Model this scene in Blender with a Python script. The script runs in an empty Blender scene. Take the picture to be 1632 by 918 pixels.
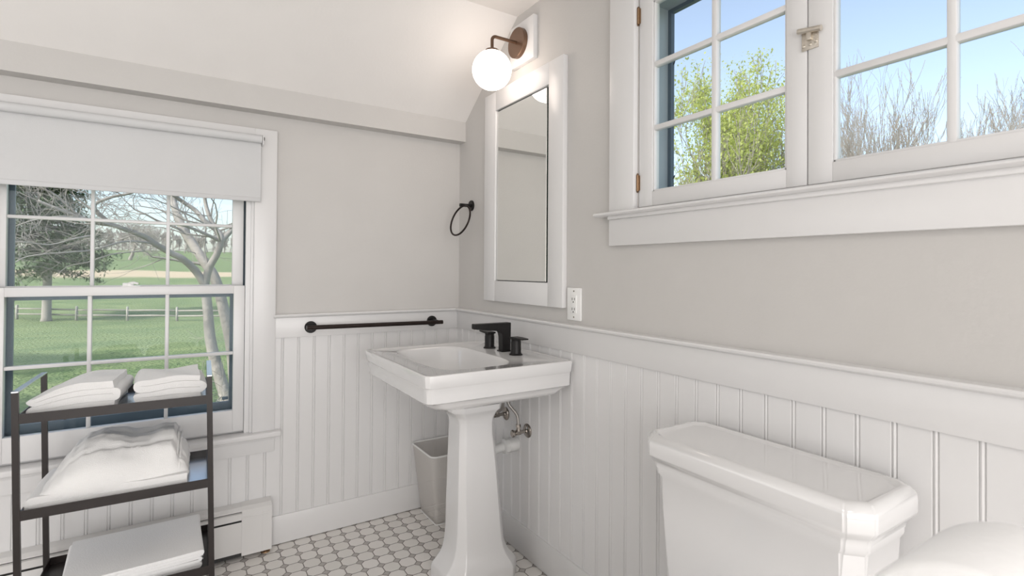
import bpy, bmesh, math, random
from math import sin, cos, pi, radians
from mathutils import Vector, Matrix, noise

# ------------------------------------------------------------------ camera, sky, lights, exposure
W, H = 1632, 918
FOC, PX, PY = 826.107, 820.333, 423.178
YAW, PIT, ROL = radians(32.644), radians(0.526), radians(0.389)
CAM = Vector((-1.234, -2.474, 1.2))
FWD = Vector((sin(YAW)*cos(PIT), cos(YAW)*cos(PIT), sin(PIT)))
_r = Vector((cos(YAW), -sin(YAW), 0)); _u = _r.cross(FWD)
RGT = _r*cos(ROL)+_u*sin(ROL); UPV = -_r*sin(ROL)+_u*cos(ROL)
scene = bpy.context.scene
COL = scene.collection
cd = bpy.data.cameras.new('camera'); cam = bpy.data.objects.new('camera', cd); COL.objects.link(cam)
cd.sensor_width = 36; cd.lens = FOC/W*36
cd.shift_x = (W/2-PX)/W; cd.shift_y = (PY-H/2)/W
m = Matrix((RGT, UPV, -FWD)).transposed().to_4x4(); m.translation = CAM
cam.matrix_world = m
cd.clip_start = 0.02; cd.clip_end = 2000
cd.dof.use_dof = True; cd.dof.focus_distance = 2.7; cd.dof.aperture_fstop = 7.0
scene.camera = cam
vs = scene.view_settings
vs.view_transform = 'Standard'; vs.look = 'None'; vs.gamma = 1; vs.use_curve_mapping = False
vs.exposure = 0.0

SKY_STRENGTH = 0.29
wd = bpy.data.worlds.new('sky'); scene.world = wd; wd.use_nodes = True
nt = wd.node_tree; bg = nt.nodes['Background']
sky = nt.nodes.new('ShaderNodeTexSky'); sky.sky_type = 'NISHITA'; sky.sun_disc = False
sky.sun_elevation = radians(42); sky.sun_rotation = radians(-110); sky.altitude = 0
sky.air_density = 1.0; sky.dust_density = 2.2; sky.ozone_density = 1.2
hs = nt.nodes.new('ShaderNodeHueSaturation'); hs.inputs['Saturation'].default_value = 0.74
nt.links.new(sky.outputs[0], hs.inputs['Color']); nt.links.new(hs.outputs[0], bg.inputs[0]); bg.inputs[1].default_value = SKY_STRENGTH

def light(name, kind, loc, energy, color=(1, 1, 1), size=None, rot=None):
    l = bpy.data.lights.new(name, kind); l.energy = energy; l.color = color
    o = bpy.data.objects.new(name, l); COL.objects.link(o); o.location = loc
    if size:
        l.shape = 'RECTANGLE'; l.size, l.size_y = size
    if rot: o.rotation_euler = rot
    return o
# sun from the west and a little behind the house: d is the way the light travels
d = Vector((0.80, 0.30, -0.62)).normalized()
sun = light('sun', 'SUN', (0, 0, 20), 3.5, (1.0, 0.95, 0.87)); sun.data.angle = radians(0.6)
sun.rotation_euler = d.to_track_quat('-Z', 'Y').to_euler()
# added fill panels standing in for daylight; the unseen walls have no windows
light('rear_fill_light', 'AREA', (-1.55, -5.12, 1.1), 80, (1.0, 0.985, 0.98), (3.0, 2.0), (radians(90), 0, 0))
light('side_fill_light', 'AREA', (-3.12, -0.95, 1.2), 8, (0.97, 0.985, 1.0), (1.5, 1.7), (radians(90), 0, radians(-90)))
# added soft fill under the ceiling behind the camera, no lamp is built there
light('ceiling_fill_light', 'AREA', (-1.7, -3.0, 2.28), 9, (1.0, 0.95, 0.90), (0.5, 0.5), (0, 0, 0))

def at(px, py, depth):
    return CAM + (FWD + RGT*((px-PX)/FOC) - UPV*((py-PY)/FOC))*depth
def aty(px, py, Y):
    dd = FWD + RGT*((px-PX)/FOC) - UPV*((py-PY)/FOC)
    return CAM + dd*((Y-CAM.y)/dd.y)

# ------------------------------------------------------------------ materials
def mat(name, color, rough=0.5, metal=0.0, spec=0.5, coat=0.0, ior=None, emis=None, bump=None, sheen=0.0, vary=None):
    M = bpy.data.materials.new(name); M.use_nodes = True
    n = M.node_tree.nodes; L = M.node_tree.links; b = n['Principled BSDF']
    b.inputs['Base Color'].default_value = (*color, 1); b.inputs['Roughness'].default_value = rough
    b.inputs['Metallic'].default_value = metal; b.inputs['Specular IOR Level'].default_value = spec
    if coat: b.inputs['Coat Weight'].default_value = coat; b.inputs['Coat Roughness'].default_value = 0.03
    if ior: b.inputs['IOR'].default_value = ior
    if sheen: b.inputs['Sheen Weight'].default_value = sheen
    if emis: b.inputs['Emission Color'].default_value = (*emis[0], 1); b.inputs['Emission Strength'].default_value = emis[1]
    tc = n.new('ShaderNodeTexCoord')
    sc, am = vary if vary else (6.0, 0.03)
    nz = n.new('ShaderNodeTexNoise'); nz.inputs['Scale'].default_value = sc; nz.inputs['Detail'].default_value = 4
    L.new(tc.outputs['Object'], nz.inputs['Vector'])
    mx = n.new('ShaderNodeMix'); mx.data_type = 'RGBA'
    mx.inputs[6].default_value = (*[c*(1-am) for c in color], 1); mx.inputs[7].default_value = (*[min(1, c*(1+am)) for c in color], 1)
    L.new(nz.outputs['Fac'], mx.inputs[0]); L.new(mx.outputs[2], b.inputs['Base Color'])
    if bump:
        bs, bd = bump
        n2 = n.new('ShaderNodeTexNoise'); n2.inputs['Scale'].default_value = bs; n2.inputs['Detail'].default_value = 5
        L.new(tc.outputs['Object'], n2.inputs['Vector'])
        bp = n.new('ShaderNodeBump'); bp.inputs['Strength'].default_value = 1; bp.inputs['Distance'].default_value = bd
        L.new(n2.outputs['Fac'], bp.inputs['Height']); L.new(bp.outputs[0], b.inputs['Normal'])
    return M

M = {}
M['wall'] = mat('greige_wall_paint', (0.575, 0.56, 0.543), 0.6, bump=(120, 0.0004))
M['ceil'] = mat('ceiling_paint', (0.81, 0.79, 0.77), 0.7, bump=(90, 0.0004))
M['trim'] = mat('white_trim_paint', (0.735, 0.73, 0.73), 0.28, bump=(40, 0.0002), vary=(3, 0.01))
M['porc'] = mat('white_porcelain', (0.73, 0.725, 0.725), 0.08, coat=0.6, vary=(2, 0.005))
M['black'] = mat('matte_black_metal', (0.007, 0.006, 0.006), 0.42, spec=0.35)
M['bronze'] = mat('bronze_metal', (0.17, 0.105, 0.07), 0.35, metal=0.75)
M['barm'] = mat('dark_bronze_metal', (0.020, 0.012, 0.010), 0.35, metal=0.4, spec=0.4)
M['cart'] = mat('cart_black_enamel', (0.016, 0.011, 0.010), 0.3, spec=0.4)
M['cartsheen'] = mat('cart_sky_sheen_metal', (0.62, 0.64, 0.67), 0.22, metal=1.0)  # pale metal standing in for the sky's reflection on the black cart
M['towel'] = mat('white_terry_cloth', (0.92, 0.915, 0.905), 0.95, bump=(520, 0.0022), sheen=0.3, vary=(9, 0.02))
M['linen'] = mat('white_linen', (0.90, 0.90, 0.90), 0.9, bump=(260, 0.0008), sheen=0.1)
M['paper'] = mat('toilet_paper', (0.92, 0.92, 0.92), 0.95, bump=(160, 0.0006))
M['chrome'] = mat('nickel_chrome', (0.36, 0.33, 0.30), 0.16, metal=1.0)
M['hose'] = mat('braided_hose', (0.40, 0.38, 0.36), 0.35, metal=0.9, bump=(600, 0.001))
M['pvc'] = mat('white_pvc', (0.70, 0.70, 0.69), 0.35)
M['mirror'] = mat('mirror_silver', (0.86, 0.87, 0.85), 0.01, metal=1.0, vary=(1, 0))
M['edge_shade'] = mat('mirror_edge_and_gap_shade', (0.015, 0.03, 0.022), 0.2)  # cut edge of the mirror, also the shade colour in the gap beside it
M['globe'] = mat('lit_opal_glass', (0.95, 0.93, 0.9), 0.3, emis=((1.0, 0.86, 0.76), 5.2))
M['plate'] = mat('outlet_plastic', (0.86, 0.86, 0.85), 0.3)
M['slot'] = mat('slot_dark', (0.03, 0.03, 0.03), 0.6)
M['grey'] = mat('storm_frame_grey', (0.085, 0.12, 0.155), 0.45)
M['greyjamb'] = mat('exterior_jamb_grey', (0.40, 0.445, 0.475), 0.5)
M['brass'] = mat('aged_brass', (0.30, 0.19, 0.11), 0.45, metal=0.8, bump=(300, 0.001))
M['nickel'] = mat('worn_nickel', (0.62, 0.57, 0.50), 0.3, metal=0.9, bump=(200, 0.001), vary=(60, 0.3))
M['shade'] = mat('white_shade_fabric', (0.62, 0.625, 0.63), 0.85, bump=(400, 0.0004))
M['heater'] = mat('heater_enamel', (0.72, 0.71, 0.70), 0.35)
M['rubber'] = mat('rubber', (0.03, 0.03, 0.03), 0.6)

def basket_mat():
    m_ = mat('white_wire_mesh', (0.76, 0.73, 0.70), 0.45)
    n = m_.node_tree.nodes; L = m_.node_tree.links; b = n['Principled BSDF']
    tc = n.new('ShaderNodeTexCoord'); sp = n.new('ShaderNodeSeparateXYZ'); L.new(tc.outputs['Object'], sp.inputs[0])
    def math_(op, a, bb):
        k = n.new('ShaderNodeMath'); k.operation = op
        for i, v in enumerate((a, bb)):
            if v is None: continue
            if isinstance(v, (int, float)): k.inputs[i].default_value = v
            else: L.new(v, k.inputs[i])
        return k.outputs[0]
    s = math_('ADD', sp.outputs[0], sp.outputs[1])
    F = 2*pi/0.0058
    a1 = math_('SINE', math_('MULTIPLY', math_('ADD', s, sp.outputs[2]), F), None)
    a2 = math_('SINE', math_('MULTIPLY', math_('SUBTRACT', s, sp.outputs[2]), F), None)
    h = math_('GREATER_THAN', math_('ADD', math_('MULTIPLY', a1, a1), math_('MULTIPLY', a2, a2)), 1.15)
    al = math_('SUBTRACT', 1.0, h)
    L.new(al, b.inputs['Alpha'])
    return m_
M['basket'] = basket_mat()

def glass_mat():
    m_ = bpy.data.materials.new('window_glass'); m_.use_nodes = True
    n = m_.node_tree.nodes; L = m_.node_tree.links; n.clear()
    o = n.new('ShaderNodeOutputMaterial'); t = n.new('ShaderNodeBsdfTransparent'); g = n.new('ShaderNodeBsdfGlossy')
    t.inputs[0].default_value = (0.965, 0.985, 0.985, 1)
    g.inputs['Roughness'].default_value = 0.02; g.inputs[0].default_value = (0.9, 0.95, 1, 1)
    f = n.new('ShaderNodeLayerWeight'); f.inputs[0].default_value = 0.5
    pw = n.new('ShaderNodeMath'); pw.operation = 'POWER'; pw.inputs[1].default_value = 4; L.new(f.outputs['Facing'], pw.inputs[0])
    ml = n.new('ShaderNodeMath'); ml.operation = 'MULTIPLY_ADD'; ml.inputs[1].default_value = 0.35; ml.inputs[2].default_value = 0.008; L.new(pw.outputs[0], ml.inputs[0])
    mx = n.new('ShaderNodeMixShader')
    L.new(ml.outputs[0], mx.inputs[0]); L.new(t.outputs[0], mx.inputs[1]); L.new(g.outputs[0], mx.inputs[2]); L.new(mx.outputs[0], o.inputs[0])
    return m_
M['glass'] = glass_mat()

def tile_mat():
    m_ = bpy.data.materials.new('octagon_and_dot_tile'); m_.use_nodes = True
    n = m_.node_tree.nodes; L = m_.node_tree.links; b = n['Principled BSDF']
    def ma(op, a, bb=None, cc=None):
        k = n.new('ShaderNodeMath'); k.operation = op
        for i, v in enumerate((a, bb, cc)):
            if v is None: continue
            if isinstance(v, (int, float)): k.inputs[i].default_value = v
            else: L.new(v, k.inputs[i])
        return k.outputs[0]
    tc = n.new('ShaderNodeTexCoord'); sp = n.new('ShaderNodeSeparateXYZ'); L.new(tc.outputs['Object'], sp.inputs[0])
    P = 0.0665
    def cell(c, off):
        f = ma('FRACT', ma('ADD', ma('MULTIPLY', ma('SUBTRACT', c, off), 1/P), 1000.5))
        return ma('ABSOLUTE', ma('SUBTRACT', f, 0.5))        # 0 centre .. 0.5 edge
    u = cell(sp.outputs[0], -0.842); v = cell(sp.outputs[1], -0.107)
    mxx = ma('MAXIMUM', u, v); dg = ma('ADD', u, v)
    g = 0.026                                                # grout half width
    d_oct = ma('MINIMUM', ma('SUBTRACT', 0.5-g, mxx), ma('MULTIPLY', ma('SUBTRACT', 0.715, dg), 0.7071))
    isoct = ma('GREATER_THAN', d_oct, 0.0)
    d_dot = ma('MULTIPLY', ma('SUBTRACT', dg, 0.715+2*g*1.25), 0.7071)
    isdot = ma('GREATER_THAN', d_dot, 0.0)
    # tone of each tile
    vr = n.new('ShaderNodeTexWhiteNoise'); vr.noise_dimensions = '2D'
    cmb = n.new('ShaderNodeCombineXYZ')
    L.new(ma('FLOOR', ma('ADD', ma('MULTIPLY', ma('SUBTRACT', sp.outputs[0], -0.842), 1/P), 0.5)), cmb.inputs[0])
    L.new(ma('FLOOR', ma('ADD', ma('MULTIPLY', ma('SUBTRACT', sp.outputs[1], -0.107), 1/P), 0.5)), cmb.inputs[1])
    L.new(cmb.outputs[0], vr.inputs['Vector'])
    m1 = n.new('ShaderNodeMix'); m1.data_type = 'RGBA'
    m1.inputs[6].default_value = (0.79, 0.765, 0.73, 1); m1.inputs[7].default_value = (0.86, 0.83, 0.80, 1)
    L.new(vr.outputs[0], m1.inputs[0])
    m2 = n.new('ShaderNodeMix'); m2.data_type = 'RGBA'; m2.inputs[6].default_value = (0.20, 0.18, 0.165, 1); m2.inputs[7].default_value = (0.47, 0.44, 0.42, 1)
    L.new(isdot, m2.inputs[0])
    m3 = n.new('ShaderNodeMix'); m3.data_type = 'RGBA'; L.new(isoct, m3.inputs[0]); L.new(m2.outputs[2], m3.inputs[6]); L.new(m1.outputs[2], m3.inputs[7])
    L.new(m3.outputs[2], b.inputs['Base Color'])
    rg = ma('SUBTRACT', 0.75, ma('MULTIPLY', ma('MAXIMUM', isoct, isdot), 0.45)); L.new(rg, b.inputs['Roughness'])
    hh = ma('MINIMUM', ma('MAXIMUM', ma('MAXIMUM', d_oct, d_dot), 0.0), 0.04)
    bp = n.new('ShaderNodeBump'); bp.inputs['Distance'].default_value = 0.02; bp.inputs['Strength'].default_value = 0.6
    L.new(hh, bp.inputs['Height']); L.new(bp.outputs[0], b.inputs['Normal'])
    return m_
M['tile'] = tile_mat()

def lawn_mat():
    m_ = bpy.data.materials.new('lawn_grass'); m_.use_nodes = True
    n = m_.node_tree.nodes; L = m_.node_tree.links; b = n['Principled BSDF']; b.inputs['Roughness'].default_value = 0.9
    b.inputs['Specular IOR Level'].default_value = 0.15
    tc = n.new('ShaderNodeTexCoord')
    mp = n.new('ShaderNodeMapping'); mp.inputs['Scale'].default_value = (0.25, 0.6, 0.4); L.new(tc.outputs['Object'], mp.inputs[0])
    nz = n.new('ShaderNodeTexNoise'); nz.inputs['Scale'].default_value = 1.0; nz.inputs['Detail'].default_value = 8; nz.inputs['Roughness'].default_value = 0.65
    L.new(mp.outputs[0], nz.inputs['Vector'])
    rp = n.new('ShaderNodeValToRGB'); L.new(nz.outputs['Fac'], rp.inputs[0])
    rp.color_ramp.elements[0].position = 0.3; rp.color_ramp.elements[0].color = (0.125, 0.19, 0.085, 1)
    rp.color_ramp.elements[1].position = 0.7; rp.color_ramp.elements[1].color = (0.27, 0.32, 0.155, 1)
    sp = n.new('ShaderNodeSeparateXYZ'); L.new(tc.outputs['Object'], sp.inputs[0])
    n2 = n.new('ShaderNodeTexNoise'); n2.inputs['Scale'].default_value = 0.06; L.new(tc.outputs['Object'], n2.inputs['Vector'])
    ad = n.new('ShaderNodeMath'); ad.operation = 'MULTIPLY_ADD'; L.new(n2.outputs['Fac'], ad.inputs[0]); ad.inputs[1].default_value = 26; L.new(sp.outputs[1], ad.inputs[2])
    r2 = n.new('ShaderNodeMapRange'); L.new(ad.outputs[0], r2.inputs[0]); r2.inputs[1].default_value = 0; r2.inputs[2].default_value = 400
    band = n.new('ShaderNodeValToRGB'); L.new(r2.outputs[0], band.inputs[0])
    e = band.color_ramp.elements; e[0].position = 0.288; e[0].color = (0, 0, 0, 1); e[1].position = 0.30; e[1].color = (1, 1, 1, 1)
    k = e.new(0.345); k.color = (1, 1, 1, 1); k = e.new(0.362); k.color = (0, 0, 0, 1)
    mx = n.new('ShaderNodeMix'); mx.data_type = 'RGBA'; L.new(band.outputs[0], mx.inputs[0]); L.new(rp.outputs[0], mx.inputs[6])
    mx.inputs[7].default_value = (0.55, 0.45, 0.31, 1); L.new(mx.outputs[2], b.inputs['Base Color'])
    bp = n.new('ShaderNodeBump'); bp.inputs['Distance'].default_value = 0.15; n3 = n.new('ShaderNodeTexNoise'); n3.inputs['Scale'].default_value = 6
    L.new(tc.outputs['Object'], n3.inputs['Vector']); L.new(n3.outputs['Fac'], bp.inputs['Height']); L.new(bp.outputs[0], b.inputs['Normal'])
    return m_
M['lawn'] = lawn_mat()
M['bark'] = mat('grey_bark', (0.30, 0.27, 0.245), 0.9, bump=(14, 0.03), vary=(7, 0.45))
M['barkl'] = mat('pale_bark', (0.36, 0.33, 0.30), 0.9, bump=(14, 0.02), vary=(5, 0.35))
M['twig'] = mat('twig_bark', (0.40, 0.36, 0.33), 0.9, vary=(3, 0.25))
M['needle'] = mat('evergreen_needles', (0.12, 0.17, 0.08), 0.8, vary=(1.5, 0.45))
M['leaf'] = mat('spring_leaves', (0.52, 0.56, 0.21), 0.7, vary=(2.0, 0.25))
def add_translucent(m_, col, f):
    n = m_.node_tree.nodes; L = m_.node_tree.links; out = [q for q in n if q.type == 'OUTPUT_MATERIAL'][0]; b_ = n['Principled BSDF']
    t = n.new('ShaderNodeBsdfTranslucent'); t.inputs[0].default_value = (*col, 1); mx = n.new('ShaderNodeMixShader'); mx.inputs[0].default_value = f
    L.new(b_.outputs[0], mx.inputs[1]); L.new(t.outputs[0], mx.inputs[2]); L.new(mx.outputs[0], out.inputs[0])
add_translucent(M['leaf'], (0.62, 0.68, 0.22), 0.5)
M['bud'] = mat('brown_buds', (0.30, 0.22, 0.16), 0.9, vary=(1, 0.3))
M['post'] = mat('weathered_wood', (0.40, 0.38, 0.35), 0.9, bump=(20, 0.01), vary=(4, 0.3))

# ------------------------------------------------------------------ mesh helpers
def box(bm, x0, x1, y0, y1, z0, z1, bev=0.0, seg=2):
    vs_ = [bm.verts.new((x, y, z)) for z in (z0, z1) for y in (y0, y1) for x in (x0, x1)]
    f = [(0, 2, 3, 1), (4, 5, 7, 6), (0, 1, 5, 4), (2, 6, 7, 3), (0, 4, 6, 2), (1, 3, 7, 5)]
    fs = [bm.faces.new([vs_[i] for i in q]) for q in f]
    if bev:
        es = list({e for q in fs for e in q.edges})
        bmesh.ops.bevel(bm, geom=es, offset=bev, segments=seg, affect='EDGES', profile=0.5)
    return vs_
def loft(bm, rings, cap0=True, cap1=True, closed=True):
    R = [[bm.verts.new(p) for p in r] for r in rings]
    n = len(R[0])
    for a, b in zip(R[:-1], R[1:]):
        for i in range(n if closed else n-1):
            j = (i+1) % n
            try: bm.faces.new((a[i], a[j], b[j], b[i]))
            except ValueError: pass
    if cap0: bm.faces.new(list(reversed(R[0])))
    if cap1: bm.faces.new(R[-1])
    return R
def frame_of(t):
    t = t.normalized(); a = Vector((0, 0, 1)) if abs(t.z) < 0.9 else Vector((1, 0, 0))
    u = t.cross(a).normalized(); return u, t.cross(u).normalized()
def tube(bm, pts, rad, n=10, cap=True):
    pts = [Vector(p) for p in pts]; rr = rad if isinstance(rad, (list, tuple)) else [rad]*len(pts)
    rings = []; u = None
    for i, p in enumerate(pts):
        t = (pts[min(i+1, len(pts)-1)]-pts[max(i-1, 0)])
        if t.length < 1e-9: t = Vector((0, 0, 1))
        t.normalize()
        if u is None: u, v = frame_of(t)
        else:
            u = (u-t*u.dot(t)); u = u.normalized() if u.length > 1e-6 else frame_of(t)[0]; v = t.cross(u)
        rings.append([p+(u*cos(2*pi*k/n)+v*sin(2*pi*k/n))*rr[i] for k in range(n)])
    loft(bm, rings, cap, cap)
def lathe(bm, prof, c, axis, n=32, cap0=True, cap1=True):
    c = Vector(c); ax = Vector(axis).normalized(); u, v = frame_of(ax)
    loft(bm, [[c+ax*h+(u*cos(2*pi*k/n)+v*sin(2*pi*k/n))*r for k in range(n)] for r, h in prof], cap0, cap1)
def crect(x0, x1, y0, y1, z, c, back=None, seg=1):
    """rectangle with cut corners, counter-clockwise; c = (front x0 corners), back = corners at x1"""
    b = c if back is None else back
    pts = []
    for (cx, cy, sx, sy, k, a0) in ((x0, y0, 1, 1, c, 180), (x1, y0, -1, 1, b, 270), (x1, y1, -1, -1, b, 0), (x0, y1, 1, -1, c, 90)):
        if seg == 0: 
            pts.append(Vector((cx, cy, z))); continue
        ox, oy = cx+sx*k, cy+sy*k
        for s in range(seg+1):
            if seg == 1:
                a = radians(a0+90*s)
            else: a = radians(a0+90*s/seg)
            pts.append(Vector((ox+k*cos(a), oy+k*sin(a), z)))
    return pts
def finish(name, bm, m_, parent=None, angle=35, smooth=True, loc=None):
    bmesh.ops.recalc_face_normals(bm, faces=bm.faces)
    me = bpy.data.meshes.new(name); 
    o = bpy.data.objects.new(name, me); COL.objects.link(o)
    if parent is not None:
        if parent.get('_local') is None:
            off = Vector(parent['_o'])
            bmesh.ops.translate(bm, verts=bm.verts, vec=-off)
            o['_o'] = parent['_o']
        else: o['_local'] = 1
        o.parent = parent
    elif loc is not None:
        bmesh.ops.translate(bm, verts=bm.verts, vec=-Vector(loc)); o.location = loc; o['_o'] = tuple(loc)
    else: o['_o'] = (0.0, 0.0, 0.0)
    bm.to_mesh(me); bm.free()
    me.materials.append(m_ if not isinstance(m_, str) else M[m_])
    if smooth:
        me.polygons.foreach_set('use_smooth', [True]*len(me.polygons))
        if angle: me.set_sharp_from_angle(angle=radians(angle))
    return o
def empty(name, loc, label=None, cat=None, group=None, kind=None, local=False):
    o = bpy.data.objects.new(name, None); COL.objects.link(o); o.location = loc; o.empty_display_size = 0.05
    o['_o'] = tuple(loc)
    if local: o['_local'] = 1
    if label: o['label'] = label
    if cat: o['category'] = cat
    if group: o['group'] = group
    if kind: o['kind'] = kind
    return o
def tag(o, label, cat, group=None):
    o['label'] = label; o['category'] = cat
    if group: o['group'] = group
    return o
def struct(name, bm, m_, label=None, cat=None, **k):
    o = finish(name, bm, m_, **k); o['kind'] = 'structure'
    if label: o['label'] = label
    if cat: o['category'] = cat
    return o
def NB(): return bmesh.new()

# ------------------------------------------------------------------ room shell
XL, YR = -3.2, -5.2
T = 0.13
CASX0, CASX1 = -1.835, -0.975      # window 1 rough opening in x
Z1A, Z1B = 0.492, 1.72
W2A, W2B = -2.385, -1.283          # window 2 rough opening in y
Z2A, Z2B = 1.398, 2.105
b = NB(); box(b, XL-.2, T, YR-.2, T, -0.12, 0); struct('floor', b, 'tile', 'white octagon floor tiles with small grey dots', 'floor', smooth=False)
b = NB()
box(b, XL, CASX0, 0, T, 0, 1.95); box(b, CASX1, T, 0, T, 0, 1.95)
box(b, CASX0, CASX1, 0, T, 0, Z1A); box(b, CASX0, CASX1, 0, T, Z1B, 1.95)
struct('wall_back', b, 'wall', 'greige painted wall with the shaded lawn window', 'wall', smooth=False)
b = NB()
box(b, 0, T, YR, W2A, 0, 2.42); box(b, 0, T, W2B, -0.0, 0, 2.42)
box(b, 0, T, W2A, W2B, 0, Z2A); box(b, 0, T, W2A, W2B, Z2B, 2.42)
struct('wall_right', b, 'wall', 'greige painted wall behind the sink and toilet', 'wall', smooth=False)
b = NB(); box(b, XL-T, XL, YR, T, 0, 2.42); struct('wall_left', b, 'wall', smooth=False)
b = NB(); box(b, XL-T, T, YR-T, YR, 0, 2.42); struct('wall_rear', b, 'wall', smooth=False)
# ceiling: slope over the window wall, then flat
SL = (2.32-1.969)/(0.556-0.067)
prof = [(T+.25, 1.969-SL*(T+.25+.067)), (-0.556, 2.32), (YR-.2, 2.32), (YR-.2, 2.46), (-0.556-.06, 2.46), (T+.25, 1.969-SL*(T+.25+.067)+.17)]
b = NB(); loft(b, [[Vector((x, y, z)) for y, z in prof] for x in (XL-.2, T+.15)]); struct('ceiling', b, 'ceil', 'white sloping ceiling above the window wall', 'ceiling', smooth=False)
b = NB(); loft(b, [[Vector((x, y, z)) for y, z in ((0, 1.866), (-.067, 1.866), (-.067, 1.97), (0, 1.97-.067*SL+.02))] for x in (XL, 0)])
struct('trim_1', b, 'wall', 'boxed greige beam running along the window wall under the sloping ceiling', 'beam', smooth=False)

# beadboard panels
def bead_profile(a0, a1, grooves, face, deep=0.0032):
    """(along, depth) points across the panel; depth measured out of the wall"""
    pts = [(a0, face)]
    for g in sorted(grooves):
        if g-0.008 <= a0 or g+0.008 >= a1: continue
        pts += [(g-.0065, face), (g-.0045, face-deep), (g-.0028, face-.0008), (g, face+.0004), (g+.0028, face-.0008), (g+.0045, face-deep), (g+.0065, face)]
    pts.append((a1, face))
    return pts
PF = 0.010
gb = [-0.795+0.0662*k for k in range(-22, 13)]
b = NB()
def panel_back(b, a0, a1, z0, z1):
    pr = bead_profile(a0, a1, gb, PF)
    loft(b, [[Vector((a, -dd, z)) for a, dd in pr] for z in (z0, z1)], False, False, closed=False)
panel_back(b, -1.905, -0.8925, 0.02, 0.415); panel_back(b, XL, -1.905, 0.02, 0.90); panel_back(b, -0.8925, -0.001, 0.02, 0.90)
struct('trim_2', b, 'trim', 'white beadboard panelling on the window wall', 'panelling', angle=20)
gr = [-0.8955-0.06905*k for k in range(-12, 48)]
b = NB(); pr = bead_profile(YR, -0.010, gr, PF)
loft(b, [[Vector((-dd, a, z)) for a, dd in pr] for z in (0.02, 0.90)], False, False, closed=False)
struct('trim_3', b, 'trim', 'white beadboard panelling behind the sink and toilet', 'panelling', angle=20)
# rail board + cap
def cap_prof(s): # (out, z)
    return [(0, .984), (.018, .984), (.024, .9865), (.030, .990), (.0325, .9955), (.030, .9995), (.0, 1.001)]
b = NB(); box(b, -0.892, -0.0, -0.018, 0, 0.897, 0.985, .0012); box(b, XL, -1.905, -0.018, 0, 0.897, 0.985, .0012)
loft(b, [[Vector((x, -o_, z)) for o_, z in cap_prof(1)] for x in (XL, -1.900)])
loft(b, [[Vector((x, -o_, z)) for o_, z in cap_prof(1)] for x in (-0.899, 0)])
struct('trim_4', b, 'trim', 'white cap rail over the beadboard of the window wall', 'rail')
b = NB(); box(b, -0.018, 0, YR, -0.018, 0.897, 0.985, .0012)
loft(b, [[Vector((-o_, y, z)) for o_, z in cap_prof(1)] for y in (YR, -0.0)])
struct('trim_5', b, 'trim', 'white cap rail over the beadboard behind the sink', 'rail')
b = NB(); box(b, -0.903, -0.018, -0.018, 0, 0.003, 0.125, .002); struct('baseboard_back', b, 'trim', 'white baseboard on the window wall', 'baseboard')
b = NB(); box(b, -0.018, 0, YR, 0, 0.003, 0.125, .002); struct('baseboard_right', b, 'trim', 'white baseboard behind the sink pedestal', 'baseboard')

# ------------------------------------------------------------------ window 1 (double hung)
def bars(b, xs, ys, pl, axis, d0, d1, bev=.001):
    pass
w1 = empty('window_1', (-1.405, 0.0, 0.5), 'white double hung window over the lawn, half covered by a shade', 'window', kind='structure')
b = NB()
box(b, -0.979, -0.892, -0.020, 0, 0.502, 1.798, .0015)                 # right casing
box(b, -1.905, -1.818, -0.020, 0, 0.502, 1.798, .0015)                 # left casing
box(b, -1.818, -0.979, -0.0195, 0, 1.712, 1.798, .0015)                # head
box(b, -0.990, -0.979, -0.012, 0.004, 0.502, 1.712, .001); box(b, -1.818, -1.807, -0.012, 0.004, 0.502, 1.712, .001)
finish('casing', b, 'trim', w1)
b = NB(); box(b, -1.93, -0.868, -0.048, 0.03, 0.478, 0.502, .006, 3); finish('stool', b, 'trim', w1)
b = NB(); box(b, -1.905, -0.892, -0.022, 0, 0.412, 0.478, .0015); box(b, -1.905, -0.892, -0.030, 0, 0.466, 0.479, .003); finish('apron', b, 'trim', w1)
b = NB()
for (xa, xb) in ((-1.0085, -0.975), (-1.835, -1.8015)):
    box(b, xa, xb, 0.0, 0.012, 0.502, 1.72); box(b, xa+.006 if xa > -1.5 else xa, xb if xa > -1.5 else xb-.006, 0.012, 0.10, 0.502, 1.72)
box(b, -1.81, -1.0, 0.0, 0.12, 1.70, 1.72); box(b, -1.81, -1.0, 0.03, 0.135, 0.492, 0.512)
finish('jamb', b, 'trim', w1)
def sash(name, X0, X1, Zlo, Zhi, gx0, gx1, gz0, gz1, y0, y1, vx, hz, mw, parent):
    b = NB()
    box(b, X0, gx0, y0, y1, Zlo, Zhi, .0012); box(b, gx1, X1, y0, y1, Zlo, Zhi, .0012)
    box(b, gx0, gx1, y0, y1, Zlo, gz0, .0012); box(b, gx0, gx1, y0, y1, gz1, Zhi, .0012)
    for v in vx: box(b, v-mw/2, v+mw/2, y0+.003, y1-.003, gz0, gz1, .003)
    for h in hz: box(b, gx0, gx1, y0+.0035, y1-.0035, h-mw/2, h+mw/2, .003)
    # glazing bead
    s = finish(name, b, 'trim', parent)
    g = NB(); ym = (y0+y1)/2; box(g, gx0-.004, gx1+.004, ym-.0015, ym+.0015, gz0-.004, gz1+.004)
    finish('glass', g, 'glass', s, smooth=False)
    return s
VX = [-1.5245, -1.2840]
ls = sash('lower_sash', -1.801, -1.010, 0.512, 1.127, -1.757, -1.051, 0.602, 1.094, 0.008, 0.036, VX, [0.843], 0.0135, w1)
us = sash('upper_sash', -1.796, -1.014, 1.098, 1.70, -1.762, -1.056, 1.131, 1.655, 0.044, 0.070, [-1.5235, -1.285], [1.3805], 0.0125, w1)
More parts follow.
